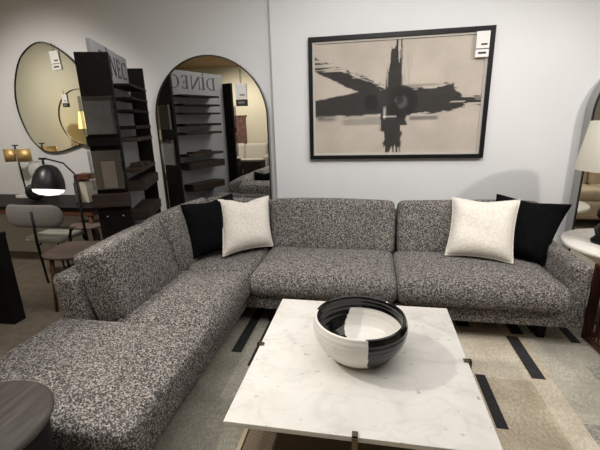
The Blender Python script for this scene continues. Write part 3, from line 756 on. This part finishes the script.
wc = thing('wooden_chair', 'mauve-brown plywood chair with round brown legs behind the sofa end', 'chair', (-2.49, 2.665, 0), .1)
def plate(rx, ry, z, t_, dish=.0, ex=3.2, n=40):
    mb = MB(); vs = []; K = 6
    for sgn in (1, -1):
        for k in range(K+1):
            f = k/K
            for i in range(n):
                a = 2*PI*i/n; c_, s_ = math.cos(a), math.sin(a)
                x = f*rx*math.copysign(abs(c_)**(2/ex), c_); y = f*ry*math.copysign(abs(s_)**(2/ex), s_)
                vs.append((x, y, z+sgn*t_/2+dish*(x/rx)**2))
    fs = []
    B = (K+1)*n
    for k in range(K):
        for i in range(n):
            j = (i+1) % n
            fs.append((k*n+i, k*n+j, (k+1)*n+j, (k+1)*n+i)); fs.append((B+k*n+i, B+(k+1)*n+i, B+(k+1)*n+j, B+k*n+j))
    for i in range(n): fs.append((K*n+i, K*n+(i+1) % n, B+K*n+(i+1) % n, B+K*n+i))
    mb.add(vs, fs, 0, True); return mb
plate(.20, .225, .475, .018, .012).build('seat', MAUVE, wc)
for a, b in ((-.085, -.17), (.14, -.16), (-.10, .15), (.14, .15)):
    MB().tube([(a, b, .47), (a+(.03 if a > 0 else -.01), b*1.3, 0)], [.018, .012], 12).build('leg', WALNUT, wc)
ws = thing('wooden_stool', 'mauve-brown wooden stool with bent legs tucked at the desk end', 'stool', (-2.70, 3.14, 0), .12)
plate(.165, .15, .565, .02, .0).build('seat', MAUVE, ws)
for sx in (-1, 1):
    for sy in (-1, 1):
        MB().tube([(sx*.09, sy*.09, .56), (sx*.13, sy*.11, .54), (sx*.145, sy*.12, .48), (sx*.14, sy*.125, .25), (sx*.15, sy*.135, 0)], [.011, .013, .014, .013, .011], 10).build('leg', DKBR, ws)

# ------------------------------------------------------------------ black block table at the left edge
bt = thing('block_table', 'black slab-legged table at the left edge beside the sofa', 'table', (-3.20, 2.10, 0))
MB().box(-.50, .465, -.30, .21, .705, .74, .003).build('tabletop', BLACK, bt)
for x0 in (-.46, .30):
    MB().box(x0, x0+.165, .10, .205, .0, .705, .004).build('leg', BLACK, bt)
    MB().box(x0, x0+.165, -.29, -.19, .0, .705, .004).build('leg', BLACK, bt)

# ------------------------------------------------------------------ the part of the showroom that the mirrors show
hr = thing('hanging_rug', 'dark red-brown mottled rug hung on the far showroom wall', 'rug', (-3.98, -3.49, 1.2))
RUGM = mottled('old_rug', (.05, .025, .022), (.22, .12, .10), 22, .95, 8)
box('carpet', -.42, .42, .0, .03, -.6, .45, RUGM, hr); MB().tube([(-.46, .015, .46), (.46, .015, .46)], .015).build('rod', BLACKM, hr)
def couch(name, label, loc, rz, w_, m, cush):
    r = thing(name, label, 'sofa', loc, rz)
    MB().soft((w_, .85, .25), .05, lambda p: (p.x, p.y, p.z+.235), 8, 4).build('base', m, r)
    n = 2 if w_ > 1.3 else 1
    for i in range(n):
        cw = (w_-.36)/n; x = -w_/2+.18+cw*(i+.5)
        MB().soft((cw, .6, .16), .06, lambda p: (p.x+x, p.y-.1, p.z+.43), 8, 4).build('seat_cushion', m, r)
        MB().soft((cw, .2, .46), .08, lambda p: (p.x+x, p.y+.22+.12*(p.z+.2), p.z+.68), 8, 4).build('back_cushion', m, r)
    for s in (-1, 1): MB().soft((.17, .85, .5), .06, lambda p: (p.x+s*(w_/2-.085), p.y, p.z+.36), 8, 4).build('arm', m, r)
    MB().soft((w_, .16, .62), .05, lambda p: (p.x, p.y+.36, p.z+.40), 8, 4).build('backrest', m, r)
    for s in (-1, 1):
        for t_ in (-1, 1): MB().tube([(s*(w_/2-.08), t_*.34, .115), (s*(w_/2-.08), t_*.34, 0)], .022, 10).build('leg', ESP, r)
couch('loveseat', 'beige two-seat sofa with soft cushions facing the arched mirror by the lamp', (3.1, 1.25, 0), PI, 1.5, BEIGEF, 2)
couch('loveseat', 'cream sofa standing under the hung rug at the far wall', (-3.5, -2.85, 0), PI, 1.7, PALEF, 2)
cn = thing('low_cabinet', 'dark low cabinet in front of the cream sofa at the far wall', 'cabinet', (-3.1, -1.7, 0))
MB().box(-.5, .5, -.22, .22, .08, .56, .005).build('body', ESP, cn)
for sx in (-1, 1):
    dr = box('door', sx*.25-.24, sx*.25+.24, .221, .238, .10, .54, DKBR, cn); MB().tube([(sx*.05, .246, .28), (sx*.05, .246, .38)], .008).build('handle', PALEBRASS, dr)
for sx in (-.45, .45):
    for sy in (-.18, .18): MB().tube([(sx, sy, 0), (sx, sy, .08)], .02).build('leg', ESP, cn)
fl = thing('floor_lamp', 'lit yellow-shaded floor lamp by the left showroom wall', 'lamp', (-5.6, .35, 0))
MB().lathe([(0, 0), (.14, 0), (.14, .02), (.012, .03), (.012, 1.5), (0, 1.5)], 32, cap=False).build('pole', BLACKM, fl)
MB().lathe([(.24, 1.45), (.20, 1.78), (.195, 1.78), (.235, 1.45)], 40, cap=False).build('lamp_shade', YELLIT, fl)
